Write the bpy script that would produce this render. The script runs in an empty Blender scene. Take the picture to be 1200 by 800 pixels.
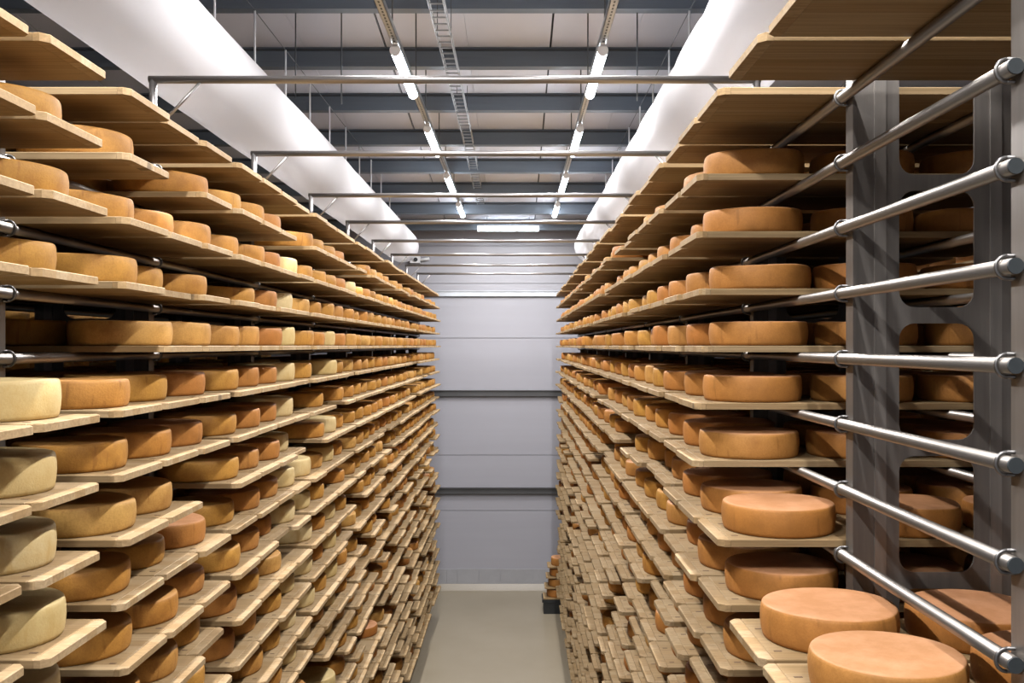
import bpy, bmesh, math, random
import numpy as np
from mathutils import Vector, Matrix
from mathutils.bvhtree import BVHTree

# ------------------------------------------------------------------ camera, world, exposure
SC = bpy.context.scene
COL = SC.collection
EYE = 3.72                       # eye height above the floor (m)
F = 1120.0                       # focal length in pixels of the 1200 px wide frame
cam_d = bpy.data.cameras.new('camera')
cam_d.sensor_width = 36.0
cam_d.lens = 36.0 * F / 1200.0
cam_d.shift_x = -5 / 1200.0
cam_d.shift_y = 5 / 1200.0
cam_d.clip_start = 0.05
cam = bpy.data.objects.new('camera', cam_d)
COL.objects.link(cam)
cam.location = (0, 0, EYE)
cam.rotation_euler = (math.pi / 2, 0, 0)
SC.camera = cam

world = bpy.data.worlds.new('world')
SC.world = world
world.use_nodes = True
world.node_tree.nodes['Background'].inputs[0].default_value = (0.62, 0.65, 0.7, 1)
world.node_tree.nodes['Background'].inputs[1].default_value = 0.2

SC.view_settings.view_transform = 'Standard'
SC.view_settings.look = 'None'
SC.view_settings.gamma = 1.0
SC.view_settings.use_curve_mapping = False
SC.view_settings.exposure = 0.0

TUBE_GLOW = 30.0                 # radiance of the lit tubes
LAMP_WATTS = 78.0                # downward light of each lamp
rng = random.Random(11)

# ------------------------------------------------------------------ materials
def new_mat(name):
    m = bpy.data.materials.new(name)
    m.use_nodes = True
    nt = m.node_tree
    b = nt.nodes['Principled BSDF']
    return m, nt, b

def nd(nt, typ, **kw):
    n = nt.nodes.new(typ)
    for k, v in kw.items():
        setattr(n, k, v)
    return n

def ramp(nt, fac, stops):
    r = nd(nt, 'ShaderNodeValToRGB')
    e = r.color_ramp.elements
    while len(e) < len(stops):
        e.new(0.5)
    for i, (p, c) in enumerate(stops):
        e[i].position = p
        e[i].color = (c[0], c[1], c[2], 1)
    nt.links.new(fac, r.inputs[0])
    return r.outputs[0]

def mixc(nt, fac, a, b, mode='MIX'):
    n = nd(nt, 'ShaderNodeMix', data_type='RGBA', blend_type=mode)
    for sock, val in ((n.inputs[0], fac), (n.inputs[6], a), (n.inputs[7], b)):
        if isinstance(val, (int, float)):
            sock.default_value = val
        elif isinstance(val, tuple):
            sock.default_value = (val[0], val[1], val[2], 1)
        else:
            nt.links.new(val, sock)
    return n.outputs[2]

def mth(nt, op, a, b=None, c=None):
    n = nd(nt, 'ShaderNodeMath', operation=op)
    for i, v in enumerate((a, b, c)):
        if v is None:
            continue
        if isinstance(v, (int, float)):
            n.inputs[i].default_value = v
        else:
            nt.links.new(v, n.inputs[i])
    return n.outputs[0]

def noise(nt, vec, scale, detail=3, rough=0.55, stretch=None):
    if stretch:
        mp = nd(nt, 'ShaderNodeMapping')
        mp.inputs['Scale'].default_value = stretch
        nt.links.new(vec, mp.inputs[0])
        vec = mp.outputs[0]
    n = nd(nt, 'ShaderNodeTexNoise')
    n.inputs['Scale'].default_value = scale
    n.inputs['Detail'].default_value = detail
    n.inputs['Roughness'].default_value = rough
    nt.links.new(vec, n.inputs['Vector'])
    return n.outputs[0]

def bump(nt, b, height, strength, dist=0.01):
    n = nd(nt, 'ShaderNodeBump')
    n.inputs['Strength'].default_value = strength
    n.inputs['Distance'].default_value = dist
    nt.links.new(height, n.inputs['Height'])
    nt.links.new(n.outputs[0], b.inputs['Normal'])

def rand_and_vec(nt, joined, unit=None):
    """a random number per piece, and texture coordinates shifted by it"""
    tc = nd(nt, 'ShaderNodeTexCoord')
    if joined:
        r = nd(nt, 'ShaderNodeNewGeometry').outputs['Random Per Island']
    else:
        r = nd(nt, 'ShaderNodeObjectInfo').outputs['Random']
    cx = nd(nt, 'ShaderNodeCombineXYZ')
    nt.links.new(mth(nt, 'MULTIPLY', r, 37.0), cx.inputs[0])
    nt.links.new(mth(nt, 'MULTIPLY', r, 91.0), cx.inputs[1])
    va = nd(nt, 'ShaderNodeVectorMath', operation='ADD')
    src = tc.outputs['Object']
    if unit:                                  # the mesh is a unit wheel scaled to size: back to metres
        sc = nd(nt, 'ShaderNodeVectorMath', operation='MULTIPLY')
        sc.inputs[1].default_value = unit
        nt.links.new(src, sc.inputs[0])
        src = sc.outputs[0]
    nt.links.new(src, va.inputs[0])
    nt.links.new(cx.outputs[0], va.inputs[1])
    return r, va.outputs[0], tc.outputs['Object']

def cheese_mat(name, sides, top, mottle, joined):
    m, nt, b = new_mat(name)
    r, vec, obj = rand_and_vec(nt, joined, None if joined else (0.312, 0.312, 0.08))
    base = ramp(nt, r, [(i / (len(sides) - 1), c) for i, c in enumerate(sides)])
    n1 = noise(nt, vec, 15, 4, 0.6)
    n2 = noise(nt, vec, 190, 3, 0.6)
    n3 = noise(nt, vec, 42, 2, 0.5, stretch=(1, 1, 0.12))
    c = mixc(nt, ramp(nt, n1, [(0.42, (0, 0, 0)), (0.72, (0.6, 0.6, 0.6))]), base, mottle)
    c = mixc(nt, ramp(nt, n2, [(0.35, (0.45, 0.45, 0.45)), (0.6, (0, 0, 0))]), c, mixc(nt, 0.55, c, mottle))
    c = mixc(nt, ramp(nt, n3, [(0.30, (0.5, 0.5, 0.5)), (0.36, (0, 0, 0))]), c, mottle)
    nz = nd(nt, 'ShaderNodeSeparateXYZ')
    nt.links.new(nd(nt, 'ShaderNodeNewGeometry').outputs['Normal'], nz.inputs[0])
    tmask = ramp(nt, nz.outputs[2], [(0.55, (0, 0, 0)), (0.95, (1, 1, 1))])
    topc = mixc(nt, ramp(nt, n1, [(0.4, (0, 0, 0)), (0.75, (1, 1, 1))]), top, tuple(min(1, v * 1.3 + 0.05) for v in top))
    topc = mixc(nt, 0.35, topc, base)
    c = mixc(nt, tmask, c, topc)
    nt.links.new(c, b.inputs['Base Color'])
    b.inputs['Roughness'].default_value = 0.62
    b.inputs['Specular IOR Level'].default_value = 0.28
    b.inputs['Subsurface Weight'].default_value = 0.0
    hh = mth(nt, 'ADD', mth(nt, 'MULTIPLY', n2, 0.5), mth(nt, 'ADD', n1, mth(nt, 'MULTIPLY', n3, 0.7)))
    bump(nt, b, hh, 0.30, 0.004)
    return m

def wood_mat(name, joined, tint=(1, 1, 1), endgrain=False):
    m, nt, b = new_mat(name)
    r, vec, obj = rand_and_vec(nt, joined)
    sp = nd(nt, 'ShaderNodeSeparateXYZ')
    nt.links.new(vec, sp.inputs[0])
    stave = mth(nt, 'FLOOR', mth(nt, 'MULTIPLY', sp.outputs[1], 19.0))
    wn = nd(nt, 'ShaderNodeTexWhiteNoise', noise_dimensions='1D')
    nt.links.new(stave, wn.inputs['W'])
    g = noise(nt, vec, 1.0, 4, 0.6, stretch=(3.0, 130.0, 130.0) if not endgrain else (30, 90, 120))
    cs = [(0.250, 0.160, 0.070), (0.295, 0.203, 0.102), (0.328, 0.240, 0.133), (0.268, 0.176, 0.080)]
    cs = [tuple(a * t for a, t in zip(c, tint)) for c in cs]
    base = ramp(nt, wn.outputs[0], [(0.0, cs[0]), (0.35, cs[1]), (0.7, cs[2]), (1.0, cs[3])])
    base = mixc(nt, mth(nt, 'MULTIPLY', r, 0.35), base, tuple(a * 0.72 for a in cs[0]))
    dark = tuple(a * 0.55 for a in cs[0])
    c = mixc(nt, ramp(nt, g, [(0.38, (0.45, 0.45, 0.45)), (0.60, (0, 0, 0))]), base, dark)
    kn = noise(nt, vec, 7.0, 1, 0.4, stretch=(0.55, 1.4, 1.4))
    c = mixc(nt, ramp(nt, kn, [(0.74, (0, 0, 0)), (0.79, (0.8, 0.8, 0.8))]), c, tuple(a * 0.3 for a in cs[0]))
    nt.links.new(c, b.inputs['Base Color'])
    b.inputs['Roughness'].default_value = 0.7
    b.inputs['Specular IOR Level'].default_value = 0.2
    bump(nt, b, g, 0.12, 0.002)
    return m

def plain(name, col, rough=0.6, metal=0.0, var=0.08, scale=3.0, spec=0.5, aniso=None, bstr=0.0):
    m, nt, b = new_mat(name)
    tc = nd(nt, 'ShaderNodeTexCoord')
    n = noise(nt, tc.outputs['Object'], scale, 4, 0.6, stretch=aniso)
    lo = tuple(max(0, c * (1 - var)) for c in col)
    hi = tuple(min(1, c * (1 + var)) for c in col)
    nt.links.new(ramp(nt, n, [(0.3, lo), (0.7, hi)]), b.inputs['Base Color'])
    b.inputs['Roughness'].default_value = rough
    b.inputs['Metallic'].default_value = metal
    b.inputs['Specular IOR Level'].default_value = spec
    if bstr:
        bump(nt, b, n, bstr, 0.004)
    return m

def glow(name, col, strength):
    m, nt, b = new_mat(name)
    b.inputs['Base Color'].default_value = (0.9, 0.9, 0.9, 1)
    b.inputs['Emission Color'].default_value = (*col, 1)
    b.inputs['Emission Strength'].default_value = strength
    return m

GOLD = [(0.36, 0.180, 0.032), (0.45, 0.235, 0.045), (0.42, 0.185, 0.035), (0.48, 0.285, 0.080)]
ORNG = [(0.35, 0.145, 0.030), (0.40, 0.175, 0.042), (0.37, 0.140, 0.029), (0.39, 0.190, 0.048)]
PALE = [(0.50, 0.38, 0.165), (0.54, 0.435, 0.24), (0.49, 0.36, 0.155)]
M = {}
for jn in (False, True):
    sfx = '_joined' if jn else ''
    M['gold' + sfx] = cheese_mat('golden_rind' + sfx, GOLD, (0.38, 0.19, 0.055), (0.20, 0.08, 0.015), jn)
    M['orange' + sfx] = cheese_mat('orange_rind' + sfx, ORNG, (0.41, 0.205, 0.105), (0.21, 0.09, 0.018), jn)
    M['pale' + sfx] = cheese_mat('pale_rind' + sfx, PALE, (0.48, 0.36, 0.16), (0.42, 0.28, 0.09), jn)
    M['wood' + sfx] = wood_mat('spruce_board' + sfx, jn)
    M['end' + sfx] = wood_mat('board_end_wood' + sfx, jn, (1.08, 1.08, 1.1), True)
M['dowel'] = plain('dark_dowel', (0.10, 0.055, 0.025), 0.8, var=0.3, scale=40)
M['steel'] = plain('brushed_steel', (0.31, 0.285, 0.255), 0.37, 0.95, 0.10, 6.0, aniso=(40, 0.6, 40))
M['bar'] = plain('dull_steel_tube', (0.22, 0.208, 0.20), 0.36, 0.9, 0.08, 6.0, aniso=(0.6, 40, 40))
M['plate'] = plain('matt_steel_plate', (0.165, 0.15, 0.133), 0.42, 0.6, 0.16, 2.5, aniso=(14, 14, 0.7))
M['rib'] = plain('polished_rib', (0.26, 0.24, 0.215), 0.36, 0.7, 0.12, 2.5, aniso=(14, 14, 0.7))
M['clamp'] = plain('clamp_steel', (0.17, 0.165, 0.158), 0.35, 0.9, 0.15, 20)
M['cap'] = plain('dark_grey_cap', (0.030, 0.036, 0.038), 0.5, 0.0, 0.15, 30)
M['purlin'] = plain('slate_steel_paint', (0.105, 0.125, 0.15), 0.45, 0.1, 0.12, 2.0, aniso=(0.4, 6, 6))
M['lip'] = plain('galvanised_lip', (0.36, 0.38, 0.40), 0.45, 0.6, 0.15, 6)
M['roof'] = plain('white_roof_panel', (0.50, 0.505, 0.56), 0.55, 0.0, 0.03, 1.5)
M['joint'] = plain('dark_joint', (0.03, 0.032, 0.036), 0.7, var=0.1)
M['wall'] = plain('white_wall_panel', (0.285, 0.282, 0.305), 0.42, 0.0, 0.025, 1.2, aniso=(0.3, 1, 6))
M['kick'] = plain('pale_wall_base', (0.27, 0.268, 0.275), 0.6, 0.0, 0.06, 5)
M['guard'] = plain('grey_guard_rail', (0.075, 0.075, 0.075), 0.4, 0.4, 0.1, 3)
M['fabric'] = None
M['rod'] = plain('white_rod', (0.75, 0.75, 0.76), 0.45, 0.1, 0.05, 10)
M['wire'] = plain('dark_wire', (0.06, 0.065, 0.07), 0.5, 0.3, 0.1, 10)
M['galv'] = plain('galvanised_steel', (0.30, 0.31, 0.32), 0.38, 0.9, 0.2, 14)
M['tube'] = glow('lit_tube', (0.86, 0.93, 1.0), TUBE_GLOW)
M['housing'] = plain('white_lamp_housing', (0.8, 0.8, 0.82), 0.4, 0, 0.03)
M['plastic'] = plain('white_plastic', (0.72, 0.72, 0.72), 0.45, 0, 0.05)
M['black'] = plain('black_plastic', (0.008, 0.009, 0.009), 0.5, 0, 0.2)

def fabric_mat():
    m, nt, b = new_mat('white_duct_fabric')
    tc = nd(nt, 'ShaderNodeTexCoord')
    n = noise(nt, tc.outputs['Object'], 2.2, 3, 0.5, stretch=(2, 0.5, 2))
    c = ramp(nt, n, [(0.3, (0.37, 0.365, 0.37)), (0.7, (0.40, 0.395, 0.405))])
    # rows of tiny air holes (UV: u along the duct in metres, v around it)
    sp = nd(nt, 'ShaderNodeSeparateXYZ')
    nt.links.new(tc.outputs['UV'], sp.inputs[0])
    fu = mth(nt, 'FRACT', mth(nt, 'MULTIPLY', sp.outputs[0], 28.0))
    fv = mth(nt, 'FRACT', mth(nt, 'MULTIPLY', sp.outputs[1], 90.0))
    du = mth(nt, 'MULTIPLY', mth(nt, 'SUBTRACT', fu, 0.5), 1 / 28.0)
    dv = mth(nt, 'MULTIPLY', mth(nt, 'SUBTRACT', fv, 0.5), 1.41 / 90.0)
    rr = mth(nt, 'SQRT', mth(nt, 'ADD', mth(nt, 'MULTIPLY', du, du), mth(nt, 'MULTIPLY', dv, dv)))
    dot = mth(nt, 'LESS_THAN', rr, 0.0022)
    band = mth(nt, 'LESS_THAN', mth(nt, 'ABSOLUTE', mth(nt, 'SUBTRACT', sp.outputs[1], 0.5)), 2 / 90.0)
    c = mixc(nt, mth(nt, 'MULTIPLY', dot, band), c, (0.2, 0.2, 0.2))
    nt.links.new(c, b.inputs['Base Color'])
    b.inputs['Roughness'].default_value = 0.75
    b.inputs['Specular IOR Level'].default_value = 0.15
    bump(nt, b, n, 0.2, 0.02)
    tr = nd(nt, 'ShaderNodeBsdfTranslucent')       # thin cloth lets light through
    tr.inputs['Color'].default_value = (0.86, 0.86, 0.88, 1)
    mx = nd(nt, 'ShaderNodeMixShader')
    mx.inputs[0].default_value = 0.55
    nt.links.new(b.outputs[0], mx.inputs[1])
    nt.links.new(tr.outputs[0], mx.inputs[2])
    nt.links.new(mx.outputs[0], nt.nodes['Material Output'].inputs['Surface'])
    return m
M['fabric'] = fabric_mat()

def floor_mat():
    m, nt, b = new_mat('beige_resin_floor')
    tc = nd(nt, 'ShaderNodeTexCoord')
    n = noise(nt, tc.outputs['Object'], 1.3, 5, 0.6)
    n2 = noise(nt, tc.outputs['Object'], 120, 2, 0.5)
    c = ramp(nt, n, [(0.3, (0.20, 0.168, 0.115)), (0.7, (0.23, 0.195, 0.138))])
    c = mixc(nt, ramp(nt, n2, [(0.4, (0.25, 0.25, 0.25)), (0.6, (0, 0, 0))]), c, (0.165, 0.142, 0.10))
    nt.links.new(c, b.inputs['Base Color'])
    b.inputs['Roughness'].default_value = 0.36
    bump(nt, b, n2, 0.06, 0.002)
    return m
M['floor'] = floor_mat()

# ------------------------------------------------------------------ mesh helpers
def link(o, parent=None):
    COL.objects.link(o)
    if parent is not None:
        o.parent = parent
    return o

def mesh_from(name, verts, faces, mats, fmat=None, smooth=False):
    me = bpy.data.meshes.new(name)
    me.from_pydata([tuple(v) for v in verts], [], faces)
    for m in (mats if isinstance(mats, (list, tuple)) else [mats]):
        me.materials.append(m)
    if fmat is not None:
        me.polygons.foreach_set('material_index', fmat)
    if smooth:
        me.polygons.foreach_set('use_smooth', [True] * len(me.polygons))
    me.update()
    return me

class MB:
    """collects boxes, bars and tubes into one mesh"""
    def __init__(self):
        self.v, self.f, self.s = [], [], []
    def add(self, vs, fs, smooth=False):
        o = len(self.v)
        self.v += [tuple(p) for p in vs]
        self.f += [tuple(i + o for i in f) for f in fs]
        self.s += [smooth] * len(fs)
        return self
    def box(self, x0, x1, y0, y1, z0, z1):
        vs = [(x, y, z) for z in (z0, z1) for y in (y0, y1) for x in (x0, x1)]
        return self.add(vs, [(0, 2, 3, 1), (4, 5, 7, 6), (0, 1, 5, 4), (2, 6, 7, 3), (0, 4, 6, 2), (1, 3, 7, 5)])
    def tube(self, a, b, r, n=12, cap=True):
        a, b = Vector(a), Vector(b)
        d = (b - a).normalized()
        u = d.orthogonal().normalized()
        w = d.cross(u)
        vs = []
        for p in (a, b):
            for i in range(n):
                t = 2 * math.pi * i / n
                vs.append(p + u * (r * math.cos(t)) + w * (r * math.sin(t)))
        self.add(vs, [(i, (i + 1) % n, n + (i + 1) % n, n + i) for i in range(n)], True)
        if cap:
            o = len(self.v) - 2 * n
            self.f += [tuple(o + i for i in reversed(range(n))), tuple(o + n + i for i in range(n))]
            self.s += [False, False]
        return self
    def torus(self, c, axis, R, r, n=18, k=8, a0=0.0, a1=2 * math.pi):
        """ring round an axis ('x','y' or 'z')"""
        full = abs(a1 - a0 - 2 * math.pi) < 1e-6
        m = n if full else n + 1
        vs = []
        for i in range(m):
            t = a0 + (a1 - a0) * i / n
            for j in range(k):
                p = 2 * math.pi * j / k
                q = R + r * math.cos(p)
                pa, pb, pc = q * math.cos(t), q * math.sin(t), r * math.sin(p)
                vs.append({'y': (c[0] + pa, c[1] + pc, c[2] + pb), 'x': (c[0] + pc, c[1] + pa, c[2] + pb),
                           'z': (c[0] + pa, c[1] + pb, c[2] + pc)}[axis])
        fs = [(i % m * k + j, i % m * k + (j + 1) % k, (i + 1) % m * k + (j + 1) % k, (i + 1) % m * k + j)
              for i in range(n) for j in range(k)]
        if not full:
            fs += [tuple(range(k)), tuple(n * k + j for j in reversed(range(k)))]
        return self.add(vs, fs, True)
    def mesh(self, name, mat):
        me = mesh_from(name, self.v, self.f, mat)
        me.polygons.foreach_set('use_smooth', self.s)
        return me
    def build(self, name, mat, parent=None, loc=(0, 0, 0)):
        o = bpy.data.objects.new(name, self.mesh(name, mat))
        o.location = loc
        return link(o, parent)

def obj(name, me, parent=None, loc=(0, 0, 0)):
    o = bpy.data.objects.new(name, me)
    o.location = loc
    return link(o, parent)

def empty(name, loc):
    o = bpy.data.objects.new(name, None)
    o.empty_display_size = 0.1
    o.location = loc
    return link(o)

def tag(o, label=None, cat=None, group=None, kind=None):
    for k, v in (('label', label), ('category', cat), ('group', group), ('kind', kind)):
        if v:
            o[k] = v
    return o

def joined(name, parts, mats):
    """one mesh from many copies: parts = [(verts Nx3, faces, smooth flags, matrices Mx4x4, material index per copy)]"""
    V, LV, LT, MI, SM = [], [], [], [], []
    off = 0
    for vs, fs, sm, mats4, midx in parts:
        vs = np.asarray(vs, dtype=np.float64)
        n, c = len(vs), len(mats4)
        if c == 0:
            continue
        A = np.asarray(mats4)
        P = np.einsum('cij,nj->cni', A[:, :3, :3], vs) + A[:, None, :3, 3]
        V.append(P.reshape(-1, 3))
        loops = np.concatenate([np.asarray(f) for f in fs])
        LV.append((loops[None, :] + (off + np.arange(c) * n)[:, None]).ravel())
        LT.append(np.tile(np.array([len(f) for f in fs]), c))
        MI.append(np.repeat(np.asarray(midx), len(fs)))
        SM.append(np.tile(np.asarray(sm, dtype=bool), c))
        off += n * c
    V, LV, LT, MI, SM = (np.concatenate(a) for a in (V, LV, LT, MI, SM))
    me = bpy.data.meshes.new(name)
    me.vertices.add(len(V))
    me.vertices.foreach_set('co', V.astype(np.float32).ravel())
    me.loops.add(len(LV))
    me.loops.foreach_set('vertex_index', LV.astype(np.int32))
    me.polygons.add(len(LT))
    me.polygons.foreach_set('loop_start', np.concatenate([[0], np.cumsum(LT)[:-1]]).astype(np.int32))
    me.polygons.foreach_set('material_index', MI.astype(np.int32))
    me.polygons.foreach_set('use_smooth', SM)
    for m in mats:
        me.materials.append(m)
    me.update(calc_edges=True)
    me.validate()
    return link(bpy.data.objects.new(name, me))

def mat4(x, y, z, rz=0.0, s=(1, 1, 1)):
    c, n = math.cos(rz), math.sin(rz)
    return np.array([[c * s[0], -n * s[1], 0, x], [n * s[0], c * s[1], 0, y], [0, 0, s[2], z], [0, 0, 0, 1]])

# ------------------------------------------------------------------ the room
XL, XR, YF, YB = -5.0, 4.6, -1.6, 14.6
ROOF0, SLOPE = 3.0, 0.085
def roof_z(y):
    return EYE + ROOF0 - SLOPE * y

# floor
tag(MB().box(XL, XR, YF, YB, -0.12, 0.0).build('floor', M['floor']), kind='structure')

# walls
def wall(name, x0, x1, y0, y1, z1):
    return tag(MB().box(x0, x1, y0, y1, 0, z1).build(name, M['wall']), kind='structure')
wall('wall_left', XL - 0.15, XL, YF, YB, roof_z(YF) + 0.2)
wall('wall_right', XR, XR + 0.15, YF, YB, roof_z(YF) + 0.2)
wall('wall_front', XL - 0.15, XR + 0.15, YF - 0.15, YF, roof_z(YF) + 0.2)
wb = wall('wall_back', XL - 0.15, XR + 0.15, YB + 0.05, YB + 0.2, roof_z(YB) + 0.2)
px = YB / F                                                # metres per photo pixel on the back wall
def wy(y):
    return EYE + (405 - y) * px
# horizontal wall panels with open joints
seams = [wy(y) for y in (683, 598, 533, 396, 332, 288, 240)]
seams[-1] = roof_z(YB) + 0.05
for a, b_ in zip(seams[:-1], seams[1:]):
    MB().box(XL, XR, YB, YB + 0.05, a + 0.004, b_ - 0.004).build('panel', M['wall'], wb)
# guard rails across the wall
for yc, hh in ((344, 0.085), (460.5, 0.09), (574.5, 0.09)):
    z = wy(yc)
    mb = MB().box(XL, XR, YB - 0.035, YB, z - hh / 2, z + hh / 2)
    mb.box(XL, XR, YB - 0.055, YB, z + hh / 2 - 0.012, z + hh / 2)
    mb.box(XL, XR, YB - 0.055, YB, z - hh / 2, z - hh / 2 + 0.012)
    mb.build('guard_rail', M['guard'] if yc > 400 else M['lip'], wb)
# pale tiles at the foot of the wall, and the coved kerb
x = XL
kr = random.Random(5)
while x < XR - 0.05:
    w = kr.choice((0.16, 0.24, 0.28, 0.33))
    w = min(w, XR - x)
    MB().box(x + 0.002, x + w - 0.002, YB - 0.014 - kr.random() * 0.004, YB + 0.05, 0.09, wy(666) - kr.random() * 0.006).build('kick_panel', M['kick'], wb)
    x += w
co = MB()
prof = [(0, 0.0), (-0.075, 0.0), (-0.06, 0.03), (-0.04, 0.065), (-0.025, 0.09), (0, 0.09)]
n = len(prof)
co.add([(XL, YB + a, b_) for a, b_ in prof] + [(XR, YB + a, b_) for a, b_ in prof],
       [(i, (i + 1) % n, n + (i + 1) % n, n + i) for i in range(n)])
tag(co.build('baseboard_back', M['floor']), kind='structure')

# sloping roof: panels between dark joints, purlins below
ang = -math.atan(SLOPE)
ceil = MB().box(XL - 0.15, XR + 0.15, YF - 0.15, YB + 0.3, 0.03, 0.15)
ceil = ceil.build('ceiling', M['joint'])
ceil.location = (0, 0, EYE + ROOF0)
ceil.rotation_euler = (ang, 0, 0)
tag(ceil, kind='structure')
edges = []
x = -1.03 - 0.65 * 6
while x < XR:
    edges.append(x)
    x += 0.65
edges = [XL] + [e for e in edges if XL + 0.2 < e < XR - 0.2] + [XR]
for a, b_ in zip(edges[:-1], edges[1:]):
    ga = 0.008 if abs(((a + 1.03) / 1.3) - round((a + 1.03) / 1.3)) < 0.05 else 0.0015
    gb = 0.008 if abs(((b_ + 1.03) / 1.3) - round((b_ + 1.03) / 1.3)) < 0.05 else 0.0015
    MB().box(a + ga, b_ - gb, YF - 0.1, YB + 0.2, 0.0, 0.03).build('roof_panel', M['roof'], ceil)
yp = 7.58 - 1.045 * 8
while yp < YB:
    p = MB().box(XL, XR, yp, yp + 0.006, -0.15, 0.0)
    p.box(XL, XR, yp, yp + 0.075, -0.156, -0.15)
    p.box(XL, XR, yp - 0.0, yp + 0.05, -0.006, 0.0)
    o = p.build('purlin', M['purlin'], ceil)
    MB().box(XL, XR, yp + 0.069, yp + 0.075, -0.15, -0.125).build('lip', M['lip'], o)
    lip = MB().box(XL, XR, yp - 0.012, yp, -0.03, -0.018).build('lip', M['joint'], o)
    yp += 1.045

# ------------------------------------------------------------------ storage rack layout
PITCH = 0.172
KTOP, KLOW = 4, -19
BT = 0.019                                   # board thickness
FRONT = {1: 0.54, -1: 1.04}                  # aisle edge of the boards
RAIL = {1: 0.86, -1: 1.34}                   # aisle-side rail
U = [1.635, 2.48, 3.52] + [3.52 + 1.36 * i for i in range(1, 8)]
NB = [2, 3] + [4] * 7
BW, BL = 0.3155, 1.09
SLOTS = []                                   # (bay, place in bay, start y)
for b, n in enumerate(NB):
    if b == 0:
        SLOTS += [(0, 0, 1.755), (0, 1, 2.095)]
        continue
    s, e = U[b] + 0.062, U[b + 1] - 0.004
    for i in range(n):
        SLOTS.append((b, i, s + (e - s) / n * i))
def level(k):
    return EYE + PITCH * k                   # top face of the boards on shelf k

KS = list(range(KTOP, KLOW - 1, -1))
boards, wheels = [], []                      # every board and wheel of the two racks that line the aisle
lay = random.Random(2024)
def lot(side, k, s):
    """one lot of cheese shares a colour"""
    if side < 0:
        if s == 1 and k <= -1 or s == 0 and k <= -1:
            return 'pale'
        if s == 8 and k <= 2 or s == 11 and -14 <= k <= 0 or s == 9 and -9 <= k <= -4 or s == 13 and k == 2:
            return 'pale'
        h = math.sin(s * 12.9898 + (k // 5) * 78.233) * 43758.5453
        return 'orange' if s > 3 and (h - math.floor(h)) < 0.2 else 'gold'
    h = math.sin(s * 7.13 + (k // 4) * 31.7) * 1731.77
    u = h - math.floor(h)
    return 'gold' if (s > 5 and u < 0.42) else 'orange'

for side in (1, -1):
    for k in KS:
        shift = lay.gauss(0, 0.004)
        run = 0
        for s, (bay, i, y0) in enumerate(SLOTS):
            r1, r2, r3, r4 = lay.random(), lay.random(), lay.gauss(0, 1), lay.random()
            # which places stand empty
            if k < KTOP:
                if side > 0:
                    if s <= 2 and -2 <= k <= 3 or s <= 1 and k == -3:
                        continue
                else:
                    if k == 3 and s in (3, 8, 14, 19) or k == 0 and s <= 2 or k == -3 and s in (4, 9):
                        continue
                if s > 4:
                    pm = 0.02 if k >= 0 else 0.05 if k > -6 else (0.12 if side > 0 else 0.16)
                    if k == 3:
                        pm = 0.07
                    if r1 < pm:
                        continue
            dx = shift + 0.006 * r3 + (0.03 if r2 < 0.06 else 0.0)
            if k == KTOP:
                dx = 0.007 * r3
            dx = max(-0.03, min(0.05, dx))
            fx = FRONT[side] + dx
            yc = y0 + BW / 2 + lay.gauss(0, 0.0015)
            boards.append(dict(side=side, k=k, s=s, x=fx * side, y=yc, z=level(k), rz=lay.gauss(0, 0.001)))
            if k == KTOP:
                continue
            kind = lot(side, k, s)
            if r4 < (0.10 if k == 3 else 0.03) and s > 4:
                continue
            for j in range(3):
                D = min(0.3145, 0.311 * (1 + lay.gauss(0, 0.012)))
                H = (0.078 if kind != 'pale' else 0.088) * (1 + lay.gauss(0, 0.035))
                if side < 0 and kind != 'pale' and s == 1 and k >= 0:
                    H = 0.074
                cx = fx + 0.208 + 0.342 * j + lay.gauss(0, 0.006)
                wheels.append(dict(side=side, k=k, s=s, j=j, x=cx * side, y=yc + max(-0.003, min(0.003, lay.gauss(0, 0.003))), z=level(k),
                                   D=D, H=H, kind=kind, rz=lay.random() * 6.28))

# ------------------------------------------------------------------ which boards and wheels show largest from the aisle
def visible_counts():
    ring = [(math.cos(2 * math.pi * i / 14) / 2, math.sin(2 * math.pi * i / 14) / 2) for i in range(14)]
    V, P, own = [], [], []
    for n_, b in enumerate(boards):
        o = len(V)
        x0, x1 = (b['x'], b['x'] + BL) if b['side'] > 0 else (b['x'] - BL, b['x'])
        for z in (b['z'] - BT, b['z']):
            for y in (b['y'] - BW / 2, b['y'] + BW / 2):
                V += [(x0, y, z), (x1, y, z)]
        P += [tuple(o + q for q in f) for f in ((0, 2, 3, 1), (4, 5, 7, 6), (0, 1, 5, 4), (2, 6, 7, 3), (0, 4, 6, 2), (1, 3, 7, 5))]
        own += [n_] * 6
    nb = len(boards)
    for n_, w in enumerate(wheels):
        o = len(V)
        for z in (w['z'] + 0.001, w['z'] + w['H']):
            V += [(w['x'] + w['D'] * a, w['y'] + w['D'] * b, z) for a, b in ring]
        P += [(o + q, o + (q + 1) % 14, o + 14 + (q + 1) % 14, o + 14 + q) for q in range(14)]
        P.append(tuple(o + 14 + q for q in range(14)))
        own += [nb + n_] * 15
    tree = BVHTree.FromPolygons(V, P)
    cnt = np.zeros(nb + len(wheels), int)
    org = Vector((0, 0, EYE))
    for py in range(2, 800, 3):
        for px_ in range(2, 1200, 3):
            hit = tree.ray_cast(org, Vector(((px_ - 605) / F, 1.0, (405 - py) / F)))
            if hit[2] is not None:
                cnt[own[hit[2]]] += 1
    return cnt[:nb], cnt[nb:]
cb, cw = visible_counts()
pick_b = set(int(i) for i in np.argsort(-cb, kind='stable')[:300] if cb[i] > 0)
pick_w = set(int(i) for i in np.argsort(-cw, kind='stable')[:300] if cw[i] > 0)

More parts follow.
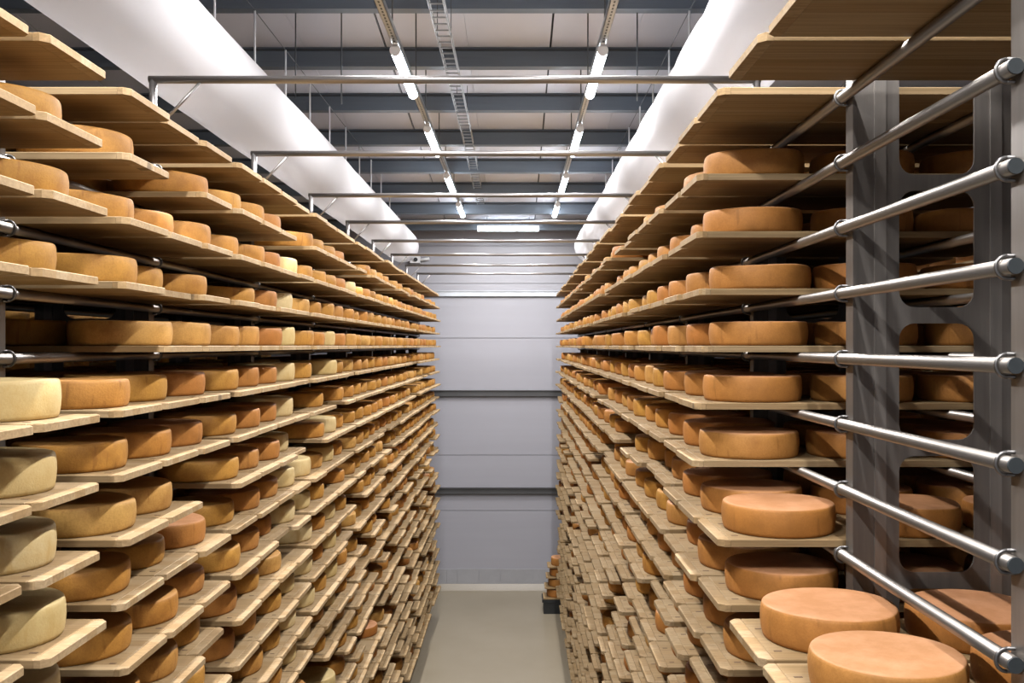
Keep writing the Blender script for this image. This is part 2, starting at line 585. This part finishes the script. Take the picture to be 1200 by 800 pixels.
ORD = ['zeroth', 'first', 'second', 'third', 'fourth', 'fifth', 'sixth', 'seventh', 'eighth', 'ninth', 'tenth', 'eleventh', 'twelfth',
       'thirteenth', 'fourteenth', 'fifteenth', 'sixteenth', 'seventeenth', 'eighteenth', 'nineteenth', 'twentieth', 'twenty-first',
       'twenty-second', 'twenty-third', 'twenty-fourth']
def spot(side, bay, i):
    """place along the shelf, told by the ladder upright and the crossbars over the aisle"""
    if bay == 0:
        return ('second' if i == 0 else 'first') + ' place outside ladder upright'
    if bay == 1:
        return ORD[i + 1] + ' place past ladder upright'
    return ORD[i + 1] + ' place past ' + ORD[bay - 1] + ' crossbar'

# ------------------------------------------------------------------ boards
def chamfer_plate(x0, x1, hw, z0, z1, ch, front):
    """flat board piece along +x; the two corners at the aisle end are cut off"""
    if front:
        pts = [(x0 + ch, -hw), (x1, -hw), (x1, hw), (x0 + ch, hw), (x0, hw - ch), (x0, -hw + ch)]
    else:
        pts = [(x0, -hw), (x1, -hw), (x1, hw), (x0, hw)]
    n = len(pts)
    e = 0.0018
    cxm = (x0 + x1) / 2
    def inset(p):
        return (p[0] + (e if p[0] < cxm else -e), p[1] + (e if p[1] < 0 else -e))
    vs = [(x, y, z0) for x, y in pts] + [(x, y, z1 - e) for x, y in pts] + [(*inset(p), z1) for p in pts]
    fs = [tuple(reversed(range(n))), tuple(2 * n + q for q in range(n))]
    for lv in (0, 1):
        fs += [(lv * n + q, lv * n + (q + 1) % n, (lv + 1) * n + (q + 1) % n, (lv + 1) * n + q) for q in range(n)]
    return vs, fs
pv, pf = chamfer_plate(0.0322, BL, BW / 2, -BT, 0, 0, False)
bv, bf = chamfer_plate(0.0, 0.0315, BW / 2, -BT, 0, 0.017, True)
board_me = mesh_from('cheese_board', pv, pf, M['wood'])
batten_me = mesh_from('end_batten', bv, bf, M['end'])
dowel_me = MB().box(-0.009, 0.009, -0.004, 0.004, -0.0005, 0.0006).mesh('dowel', M['dowel'])
rest = []
BOARD_GROUP = {1: 'boards in the rack with the ladder upright', -1: 'boards in the rack facing the ladder upright'}
RACK_WORDS = {1: 'ladder-upright rack', -1: 'opposite rack'}
for n_, b in enumerate(boards):
    bay, i, y0 = SLOTS[b['s']]
    rz = b['rz'] + (0 if b['side'] > 0 else math.pi)
    if n_ in pick_b:
        o = obj('cheese_board', board_me, None, (b['x'], b['y'], b['z']))
        o.rotation_euler = (0, 0, rz)
        sh = 'top shelf' if b['k'] == KTOP else ORD[KTOP - b['k'] + 1] + ' shelf down'
        tag(o, f"{'bare ' if b['k'] == KTOP else ''}wooden board, {sh}, {spot(b['side'], bay, i)}, {RACK_WORDS[b['side']]}",
            'board', BOARD_GROUP[b['side']])
        obj('end_batten', batten_me, o)
        for dy in ((-0.1, 0.07) if b['side'] > 0 else (0.11,)):
            d = obj('dowel', dowel_me, o, (0.055, dy, 0))
    else:
        rest.append(mat4(b['x'], b['y'], b['z'], rz))

# ------------------------------------------------------------------ cheese wheels
def wheel_template(n, prof, wob=0.0, seed=0):
    """unit wheel: diameter 1, height 1; prof = [(radius, z)] from the bottom centre outwards and up"""
    rr = random.Random(seed)
    ph = [rr.random() * 6.28 for _ in range(6)]
    am = [rr.gauss(0, 1) for _ in range(6)]
    vs, fs, sm = [], [], []
    for r, z in prof:
        for i in range(n):
            t = 2 * math.pi * i / n
            q = r
            zz = z
            if wob:
                q *= 1 + wob * sum(am[h] * math.sin((h + 2) * t + ph[h]) for h in range(3))
                zz += wob * 3.2 * z * sum(am[h + 3] * math.sin((h + 1) * t + ph[h + 3]) for h in range(3)) * (r / 0.5)
            vs.append((q * math.cos(t), q * math.sin(t), zz))
    for a in range(len(prof) - 1):
        for i in range(n):
            fs.append((a * n + i, a * n + (i + 1) % n, (a + 1) * n + (i + 1) % n, (a + 1) * n + i))
            sm.append(True)
    fs.append(tuple(reversed(range(n))))
    sm.append(True)
    top = (len(prof) - 1) * n
    fs.append(tuple(top + i for i in range(n)))
    sm.append(True)
    return vs, fs, sm
FINE = [(0.44, 0.0), (0.468, 0.0), (0.480, 0.03), (0.488, 0.12), (0.495, 0.28), (0.5, 0.5), (0.498, 0.72), (0.493, 0.88), (0.486, 0.955),
        (0.478, 0.985), (0.465, 0.997), (0.42, 1.0), (0.2, 1.0)]
COARSE = [(0.47, 0.0), (0.49, 0.15), (0.5, 0.5), (0.488, 0.9), (0.468, 0.99), (0.43, 1.0)]
WM = {}
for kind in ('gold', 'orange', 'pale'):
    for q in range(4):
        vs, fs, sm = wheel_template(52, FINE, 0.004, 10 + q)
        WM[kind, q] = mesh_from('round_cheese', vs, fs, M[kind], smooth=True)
WORD = {'gold': 'golden-brown', 'orange': 'orange-brown', 'pale': 'pale cream'}
WHEEL_GROUP = {1: 'cheese wheels in the rack with the ladder upright', -1: 'cheese wheels in the rack facing the ladder upright'}
restw, restm = [], []
KI = {'gold': 0, 'orange': 1, 'pale': 2}
for n_, w in enumerate(wheels):
    bay, i, y0 = SLOTS[w['s']]
    if n_ in pick_w:
        o = obj('round_cheese', WM[w['kind'], n_ % 4], None, (w['x'], w['y'], w['z'] + 0.0004))
        o.rotation_euler = (0, 0, w['rz'])
        o.scale = (w['D'], w['D'], w['H'])
        deep = ('', 'middle ', 'rear ')[w['j']]
        tag(o, f"{deep}{WORD[w['kind']]} wheel, {ORD[KTOP - w['k'] + 1]} shelf down, {spot(w['side'], bay, i)}, {RACK_WORDS[w['side']]}",
            'cheese', WHEEL_GROUP[w['side']])
    else:
        restw.append(mat4(w['x'], w['y'], w['z'] + 0.0004, w['rz'], (w['D'], w['D'], w['H'])))
        restm.append(KI[w['kind']])

# the next racks, across the neighbouring aisles (their boards and wheels join the uncounted rest)
for side, fx in ((1, 2.75), (-1, 3.25)):
    for k in KS:
        for s, (bay, i, y0) in enumerate(SLOTS):
            rz = 0 if side > 0 else math.pi
            rest.append(mat4(fx * side, y0 + BW / 2, level(k), rz))
            if k < KTOP and lay.random() < 0.94:
                restw.append(mat4((fx + 0.21) * side, y0 + BW / 2, level(k) + 0.0004, lay.random() * 6, (0.31, 0.31, 0.078)))
                restm.append(0 if side < 0 else 1)
tv, tf = chamfer_plate(0.0, BL, BW / 2, -BT, 0, 0.017, True)
o = joined('cheese_boards', [(tv, tf, [False] * len(tf), rest, [0] * len(rest))], [M['wood_joined']])
tag(o, 'hundreds of small wooden boards on the far and low shelves', 'boards', None, 'stuff')
vs, fs, sm = wheel_template(20, COARSE)
o = joined('round_cheeses', [(vs, fs, sm, restw, restm)], [M['gold_joined'], M['orange_joined'], M['pale_joined']])
tag(o, 'hundreds of small cheese wheels on the far and low shelves', 'cheeses', None, 'stuff')

# ------------------------------------------------------------------ steel racks
RR = 0.0145
PW = 0.415                                   # depth of the ladder plates
PLATE_TOP = EYE + 0.79
def plate_mesh(side):
    """C-section upright, cut with rounded openings; x from the aisle face inwards, z in scene height"""
    x0, x1, o0, o1 = 0.0, PW, 0.117, 0.312
    per, oh = 2 * PITCH, 0.302
    base = EYE + 0.10
    zs = []
    z = base
    while z - per > 0.08:
        z -= per
    while z + oh < PLATE_TOP - 0.01:
        zs.append(z)
        z += per
    mb = MB()
    rad, seg = 0.04, 5
    T = 0.005
    prev = 0.0
    cells = []
    for q, z in enumerate(zs):
        lo = prev
        hi = z + oh + (per - oh) / 2 if q < len(zs) - 1 else PLATE_TOP
        cells.append((lo, hi, z, z + oh))
        prev = hi
    for lo, hi, za, zb in cells:
        inner = []
        for cx, cz, a in ((o1 - rad, zb - rad, 0), (o0 + rad, zb - rad, 90), (o0 + rad, za + rad, 180), (o1 - rad, za + rad, 270)):
            for t in range(seg + 1):
                th = math.radians(a + 90 * t / seg)
                inner.append((cx + rad * math.cos(th), cz + rad * math.sin(th)))
        outer = []
        for c, (cx, cz) in enumerate(((x1, hi), (x0, hi), (x0, lo), (x1, lo))):
            for t in range(seg + 1):
                px_, pz_ = inner[c * (seg + 1) + t]
                m = seg / 2
                if c in (0, 2):
                    outer.append((cx, pz_) if t < m else (px_, cz))
                else:
                    outer.append((px_, cz) if t < m else (cx, pz_))
        n = len(inner)
        # corners of the cell close the last gaps
        for yq, flip in ((0.0, False), (T, True)):
            vs = [(x, yq, z) for x, z in inner] + [(x, yq, z) for x, z in outer]
            fs = [(i, n + i, n + (i + 1) % n, (i + 1) % n) for i in range(n)]
            if flip:
                fs = [tuple(reversed(f)) for f in fs]
            mb.add(vs, fs)
            for c, (cx, cz) in enumerate(((x1, hi), (x0, hi), (x0, lo), (x1, lo))):
                k0 = c * (seg + 1) + seg // 2
                a, b = outer[k0], outer[k0 + 1]
                f = [(a[0], yq, a[1]), (cx, yq, cz), (b[0], yq, b[1])]
                mb.add(f, [(0, 1, 2) if not flip else (2, 1, 0)])
        vs = [(x, 0, z) for x, z in inner] + [(x, T, z) for x, z in inner]
        mb.add(vs, [(i, (i + 1) % n, n + (i + 1) % n, n + i) for i in range(n)], True)
    # folded flanges
    mb.box(x0 - 0.003, x0, 0.0, 0.052, 0.0, PLATE_TOP)
    mb.box(x1, x1 + 0.003, 0.0, 0.052, 0.0, PLATE_TOP)
    mb.box(x0, x0 + 0.02, 0.049, 0.052, 0.0, PLATE_TOP)
    mb.box(x1 - 0.02, x1, 0.049, 0.052, 0.0, PLATE_TOP)
    if side < 0:
        mb.v = [(-x, y, z) for x, y, z in mb.v]
        mb.f = [tuple(reversed(f)) for f in mb.f]
    return mb.mesh('upright', M['plate'])
def rib_mesh(side):
    mb = MB()
    for x in (0.052, 0.352):
        mb.box(side * x, side * (x + 0.03), -0.004, 0.001, 0.0, PLATE_TOP - 0.02) if side > 0 else \
            mb.box(side * (x + 0.03), side * x, -0.004, 0.001, 0.0, PLATE_TOP - 0.02)
    return mb.mesh('pressed_rib', M['rib'])

def rail_z(k):
    return level(k) - BT - RR - 0.0008

for side in (1, -1):
    rk = empty('cheese_rack', (RAIL[side] * side, U[0] if side > 0 else U[1], 0))
    tag(rk, 'tall stainless steel rack with open near bay, ladder uprights and capped rails' if side > 0 else
        'tall stainless steel rack facing the ladder uprights, its boards filled with golden wheels', 'rack')
    ox, oy = rk.location.x, rk.location.y
    us = U if side > 0 else U
    xa = RAIL[side] + RR + 0.002              # aisle face of the plates
    xr = xa + PW + RR + 0.004                 # rear rail
    pm, rm = plate_mesh(side), rib_mesh(side)
    y0, y1 = 1.648, 13.12
    rail_me = MB().tube((0, y0 - oy, 0), (0, y1 - oy, 0), RR, 16).mesh('rail', M['steel'])
    cap_me = MB().tube((0, y0 - oy - 0.004, 0), (0, y0 - oy + 0.001, 0), RR * 0.97, 16).mesh('end_cap', M['cap'])
    ring = MB().torus((0, 0, 0), 'y', RR + 0.0055, 0.0036, 20, 8, math.radians(-95) if side > 0 else math.radians(-85), math.radians(95) if side > 0 else math.radians(265))
    for sg in (-1, 1):
        ring.tube((0, 0, sg * (RR + 0.0055)), (side * 0.03, 0, sg * (RR + 0.0055)), 0.0036, 8)
    ring.v = [v for v in ring.v]
    # the bow of the clamp goes round the aisle side of the rail
    for q in range(len(ring.v) - 4 * 8):
        x, y, z = ring.v[q]
        ring.v[q] = (-x, y, z)
    clamp_me = ring.mesh('clamp', M['clamp'])
    for k in KS:
        for xx in (RAIL[side], xr):
            o = obj('rail', rail_me, rk, (xx * side - ox, 0, rail_z(k)))
            if side > 0 and k >= -5:
                obj('end_cap', cap_me, o)
    far = []
    for q, uy in enumerate(us):
        o = obj('upright', pm, rk, (xa * side - ox, uy - oy, 0))
        obj('pressed_rib', rm, o)
        for k in KS:
            if q <= 3 and k >= -7:
                obj('clamp', clamp_me, o, ((RAIL[side] - xa) * side, 0.04, rail_z(k)))
            else:
                far.append((RAIL[side] * side, uy + 0.026, rail_z(k)))
    mb = MB()
    for x, y, z in far:
        mb.torus((x - ox, y - oy, z), 'y', RR + 0.005, 0.0035, 8, 4)
    c = mb.build('clamps', M['clamp'], rk)
    c['kind'] = 'stuff'
    # feet
    for q, uy in enumerate(us):
        f = MB()
        for xx in (xa + 0.03, xa + PW - 0.03):
            f.box(side * xx - ox - 0.05, side * xx - ox + 0.05, uy - oy - 0.03, uy - oy + 0.08, 0, 0.012)
        f.build('foot', M['plate'], rk)

# the racks beyond: plain posts and rails in one piece each
for side, fx in ((1, 2.75), (-1, 3.25)):
    rk = empty('cheese_rack', (side * (fx + 0.3), U[1], 0))
    tag(rk, 'steel rack across the neighbouring aisle, glimpsed through the ladder upright' if side > 0 else
        'steel rack behind the golden wheels, across the neighbouring aisle', 'rack')
    ox, oy = rk.location.x, rk.location.y
    for uy in U:
        MB().box(side * (fx + 0.34) - 0.03 - ox, side * (fx + 0.34) + 0.03 - ox, uy - oy, uy + 0.045 - oy, 0, PLATE_TOP).build('upright', M['plate'], rk)
    rm = MB().tube((0, 1.62 - oy, 0), (0, 13.1 - oy, 0), RR, 6).mesh('rail', M['steel'])
    for k in KS:
        for xx in (fx + 0.29, fx + 0.74):
            obj('rail', rm, rk, (xx * side - ox, 0, rail_z(k)))

# ------------------------------------------------------------------ stainless frames over the aisle
BAR_H = EYE + 0.985
for q, uy in enumerate(U[2:]):
    y = uy + 0.02
    t = empty('crossbar_frame', (0, y, PLATE_TOP))
    tag(t, f"stainless tube frame bridging the aisle, {ORD[q + 1]} crossbar counted from the ladder upright", 'crossbar',
        'crossbar frames over the aisle')
    xl, xr = -RAIL[-1] - 0.005, RAIL[1] + 0.03
    h = BAR_H - PLATE_TOP
    r = 0.0145
    MB().tube((xl - r, 0, h), (xr + r, 0, h), r, 16).build('crossbar', M['bar'], t)
    for x in (xl, xr):
        MB().tube((x, 0, -0.012), (x, 0, h), r, 16).build('post', M['bar'], t)
        s = 1 if x < 0 else -1
        MB().tube((x + s * 0.175, 0, h - 0.01), (x + s * 0.01, 0, h - 0.185), 0.006, 8).build('brace', M['bar'], t)

# ------------------------------------------------------------------ fabric air ducts
def duct(name, cx, hc, r, label, wave):
    y0, y1 = -1.4, 13.4
    zc = EYE + hc
    t = empty(name, (cx, 6.0, zc))
    tag(t, label, 'duct', 'white fabric air ducts')
    n = 40
    ny = 150
    vs, fs, uv = [], [], []
    hang = 0.78
    for a in range(ny + 1):
        y = y0 + (y1 - y0) * a / ny
        sag = abs(math.sin(math.pi * (y - 0.39) / hang))
        k = 1 - wave * (1 - sag) ** 2
        if y1 - y < 0.16:
            k *= math.sqrt(max(0.0004, 1 - ((0.16 - (y1 - y)) / 0.16) ** 2))
        for i in range(n):
            th = 2 * math.pi * i / n
            q = r * k * (1 + 0.010 * math.sin(3 * th + y * 1.7) + 0.006 * math.sin(5 * y + th))
            vs.append((q * math.cos(th), y - 6.0, q * math.sin(th)))
    for a in range(ny):
        for i in range(n):
            fs.append((a * n + i, (a + 1) * n + i, (a + 1) * n + (i + 1) % n, a * n + (i + 1) % n))
    me = mesh_from('duct_sleeve', vs, fs, M['fabric'], smooth=True)
    ul = me.uv_layers.new(name='UVMap')
    sgn = 1 if cx < 0 else -1
    for p in me.polygons:
        for li in p.loop_indices:
            vi = me.loops[li].vertex_index
            y = me.vertices[vi].co.y
            i = vi % n
            if p.index % n == n - 1 and i == 0:
                i = n
            th = 2 * math.pi * i / n
            # v = 0.5 lies on the lower aisle side of the sleeve
            c = (i / n - (0.985 if cx < 0 else 0.515) + 0.5) % 1.0
            ul.data[li].uv = (y, c)
    obj('duct_sleeve', me, t)
    y = 1.17
    while y < 13.3:
        MB().tube((-0.03 * sgn, y - 6, r * 0.97), (-0.03 * sgn, y - 6, 2.05 - hc), 0.0065, 8).build('hanger_rod', M['rod'], t)
        y += hang
    MB().tube((-0.03 * sgn, y0 - 6, 2.05 - hc), (-0.03 * sgn, YB - 6, 2.05 - hc), 0.003, 6).build('hanging_cable', M['wire'], t)
    return t
duct('air_duct', -1.57, 1.375, 0.225, 'smooth white fabric air duct above the rack facing the ladder upright', 0.006)
duct('air_duct', 1.03, 1.375, 0.228, 'slightly scalloped white fabric air duct above the ladder-upright rack', 0.05)

# ------------------------------------------------------------------ ceiling lamps on their trunking
LH = 1.76
def lit_tube(parent, a, b, r, watts):
    o = MB().tube(a, b, r, 12).build('diffuser', M['tube'], parent)
    a, b = Vector(a), Vector(b)
    ld = bpy.data.lights.new('lamp_light', 'AREA')
    ld.shape = 'RECTANGLE'
    along_x = abs(b.x - a.x) > abs(b.y - a.y)
    ld.size, ld.size_y = ((b - a).length, 0.05) if along_x else (0.05, (b - a).length)
    ld.energy = watts
    ld.color = (1.0, 0.975, 0.985)
    lo = bpy.data.objects.new('lamp_light', ld)
    lo.location = (a + b) / 2 + Vector((0, 0, -r - 0.004))
    link(lo, parent)
    return o
LZ = EYE + LH
for row, lx in enumerate((-0.725, 0.518)):
    side_words = ('over the opposite rack side', 'over the ladder-upright rack side')[row]
    tr = empty('lamp_trunking', (lx, 5.0, LZ + 0.05))
    tag(tr, ('perforated steel lamp trunking beside the cable ladder', 'perforated steel lamp trunking away from the cable ladder')[row],
        'trunking', 'lamp trunking')
    ty0, ty1 = -1.4 - 5, 13.2 - 5
    MB().box(-0.022, 0.022, ty0, ty1, 0.0, 0.003).box(-0.022, -0.019, ty0, ty1, 0.0, 0.04).box(0.019, 0.022, ty0, ty1, 0.0, 0.04).build('channel', M['galv'], tr)
    sl = MB()
    y = ty0 + 0.02
    while y < ty1:
        sl.box(-0.005, 0.005, y, y + 0.028, -0.0008, 0.001)
        y += 0.05
    sl = sl.build('slots', M['black'], tr)
    sl['kind'] = 'stuff'
    starts = [5.71 - 2.06 * 3, 5.71 - 2.06 * 2, 5.71 - 2.06, 5.71, 7.78, 9.92, 11.95]
    for q, ys in enumerate(starts):
        for ry in (ys - 0.12, ys + 1.2):
            z1 = roof_z(ry) - LZ - 0.05
            MB().tube((0, ry - 5, 0.03), (0, ry - 5, z1), 0.005, 6).build('hanger_rod', M['wire'], tr)
        L = 1.02
        t = empty('tube_lamp', (lx, ys, LZ + 0.05))
        tag(t, f"lit white tube lamp on trunking {('beside', 'away from')[row]} the cable ladder, {ORD[len(starts) - q]} from the back wall",
            'lamp', 'tube lamps under the roof')
        MB().box(-0.016, 0.016, 0, L, -0.02, -0.001).build('housing', M['housing'], t)
        lit_tube(t, (0, 0.012, -0.045), (0, L - 0.012, -0.045), 0.030, LAMP_WATTS)
        for yy in (0, L - 0.012):
            MB().tube((0, yy, -0.045), (0, yy + 0.012, -0.045), 0.033, 16).build('end_cap', M['housing'], t)
# lamp hung crosswise in front of the back wall
t = empty('tube_lamp', (-0.115, 13.6, EYE + 1.66))
tag(t, 'lit white tube lamp hung crosswise under the roof in front of the back wall', 'lamp', 'tube lamps under the roof')
MB().box(-0.44, 0.44, -0.016, 0.016, 0.03, 0.05).build('housing', M['housing'], t)
lit_tube(t, (-0.43, 0, 0), (0.43, 0, 0), 0.028, LAMP_WATTS * 0.22)
for x in (-0.44, 0.428):
    MB().tube((x, 0, 0), (x + 0.012, 0, 0), 0.036, 16).build('end_cap', M['housing'], t)
for x in (-0.3, 0.3):
    MB().tube((x, 0, 0.05), (x, 0, roof_z(13.6) - EYE - 1.66 - 0.01), 0.004, 6).build('hanger_rod', M['wire'], t)

# ------------------------------------------------------------------ cable ladder below the roof
cl_h = 2.02
t = empty('cable_ladder', (-0.475, 5.0, EYE + cl_h))
tag(t, 'narrow galvanised cable ladder running under the roof toward the back wall', 'cable ladder')
def cz(y):
    return max(-0.16, min(0.0, -(y - 9.0) * 0.035)) if y > 9 else 0.0
for x in (-0.045, 0.045):
    mb = MB()
    ys = [-1.4, 4, 9, 11, 13, 14.5]
    for a, b_ in zip(ys[:-1], ys[1:]):
        for dz in (0.0, 0.045):
            mb.tube((x, a - 5, cz(a) + dz), (x, b_ - 5, cz(b_) + dz), 0.0045, 6)
    mb.build('side_rail', M['galv'], t)
rung_me = MB().box(-0.045, 0.045, -0.006, 0.006, -0.005, 0.002).mesh('rung', M['galv'])
y = 4.2
while y < 14.4:
    obj('rung', rung_me, t, (0, y - 5, cz(y)))
    y += 0.12
for y in (3.1, 6.3, 8.4, 10.5, 12.6):
    for x in (-0.045, 0.045):
        MB().tube((x, y - 5, cz(y)), (x, y - 5, roof_z(y) - EYE - cl_h), 0.003, 6).build('hanger_rod', M['wire'], t)

# threaded rods hanging from a purlin
ceil_inv = (Matrix.Translation(ceil.location) @ Matrix.Rotation(ang, 4, 'X')).inverted()
for x, y, zb in ((-1.515, 6.56, 1.70), (-1.20, 6.56, 1.66), (0.83, 6.56, 1.68)):
    o = MB().tube((x, y, EYE + zb), (x, y, roof_z(y) - 0.16), 0.005, 6).build('suspension_rod', M['wire'], ceil)
    o.matrix_parent_inverse = ceil_inv

# small valve unit under the end of the duct over the opposite rack
t = empty('valve_unit', (-1.52, YB - 0.14, wy(305)))
tag(t, 'small white valve unit on the back wall below the duct end', 'valve')
MB().box(-0.09, 0.06, 0.0, 0.14, -0.05, 0.05).build('housing', M['plastic'], t)
MB().tube((0.06, 0.06, 0.0), (0.2, 0.06, 0.02), 0.022, 10).build('pipe_stub', M['plastic'], t)
MB().tube((0.0, -0.03, 0.0), (0.0, 0.0, 0.0), 0.03, 12).build('dial', M['black'], t)

# ------------------------------------------------------------------ low stack of boards beyond the end of the ladder-upright rack
t = MB().box(-0.02, 0.9, -0.16, 0.16, 0.0, 0.16).box(-0.04, 0.92, -0.17, 0.17, 0.16, 0.2)
o = t.build('plinth', M['black'], None, (0.40, 13.42, 0))
tag(o, 'black plastic plinth carrying a low stack of boards near the back wall', 'plinth')
z = 0.2
for q in range(4):
    o = obj('cheese_board', board_me, None, (0.375 + 0.02 * q, 13.42, z + BT))
    tag(o, f"wooden board on the black plinth, {ORD[q + 1]} from the floor", 'board', 'boards on the black plinth')
    obj('end_batten', batten_me, o)
    for j in range(3):
        w = obj('round_cheese', WM['orange', j], None, (0.375 + 0.02 * q + 0.208 + 0.342 * j, 13.42, z + BT + 0.0004))
        w.scale = (0.312, 0.312, 0.108)
        tag(w, f"{('', 'middle ', 'rear ')[j]}orange-brown wheel on the {ORD[q + 1]} board above the black plinth", 'cheese', 'cheese wheels above the black plinth')
    z += BT + 0.1258
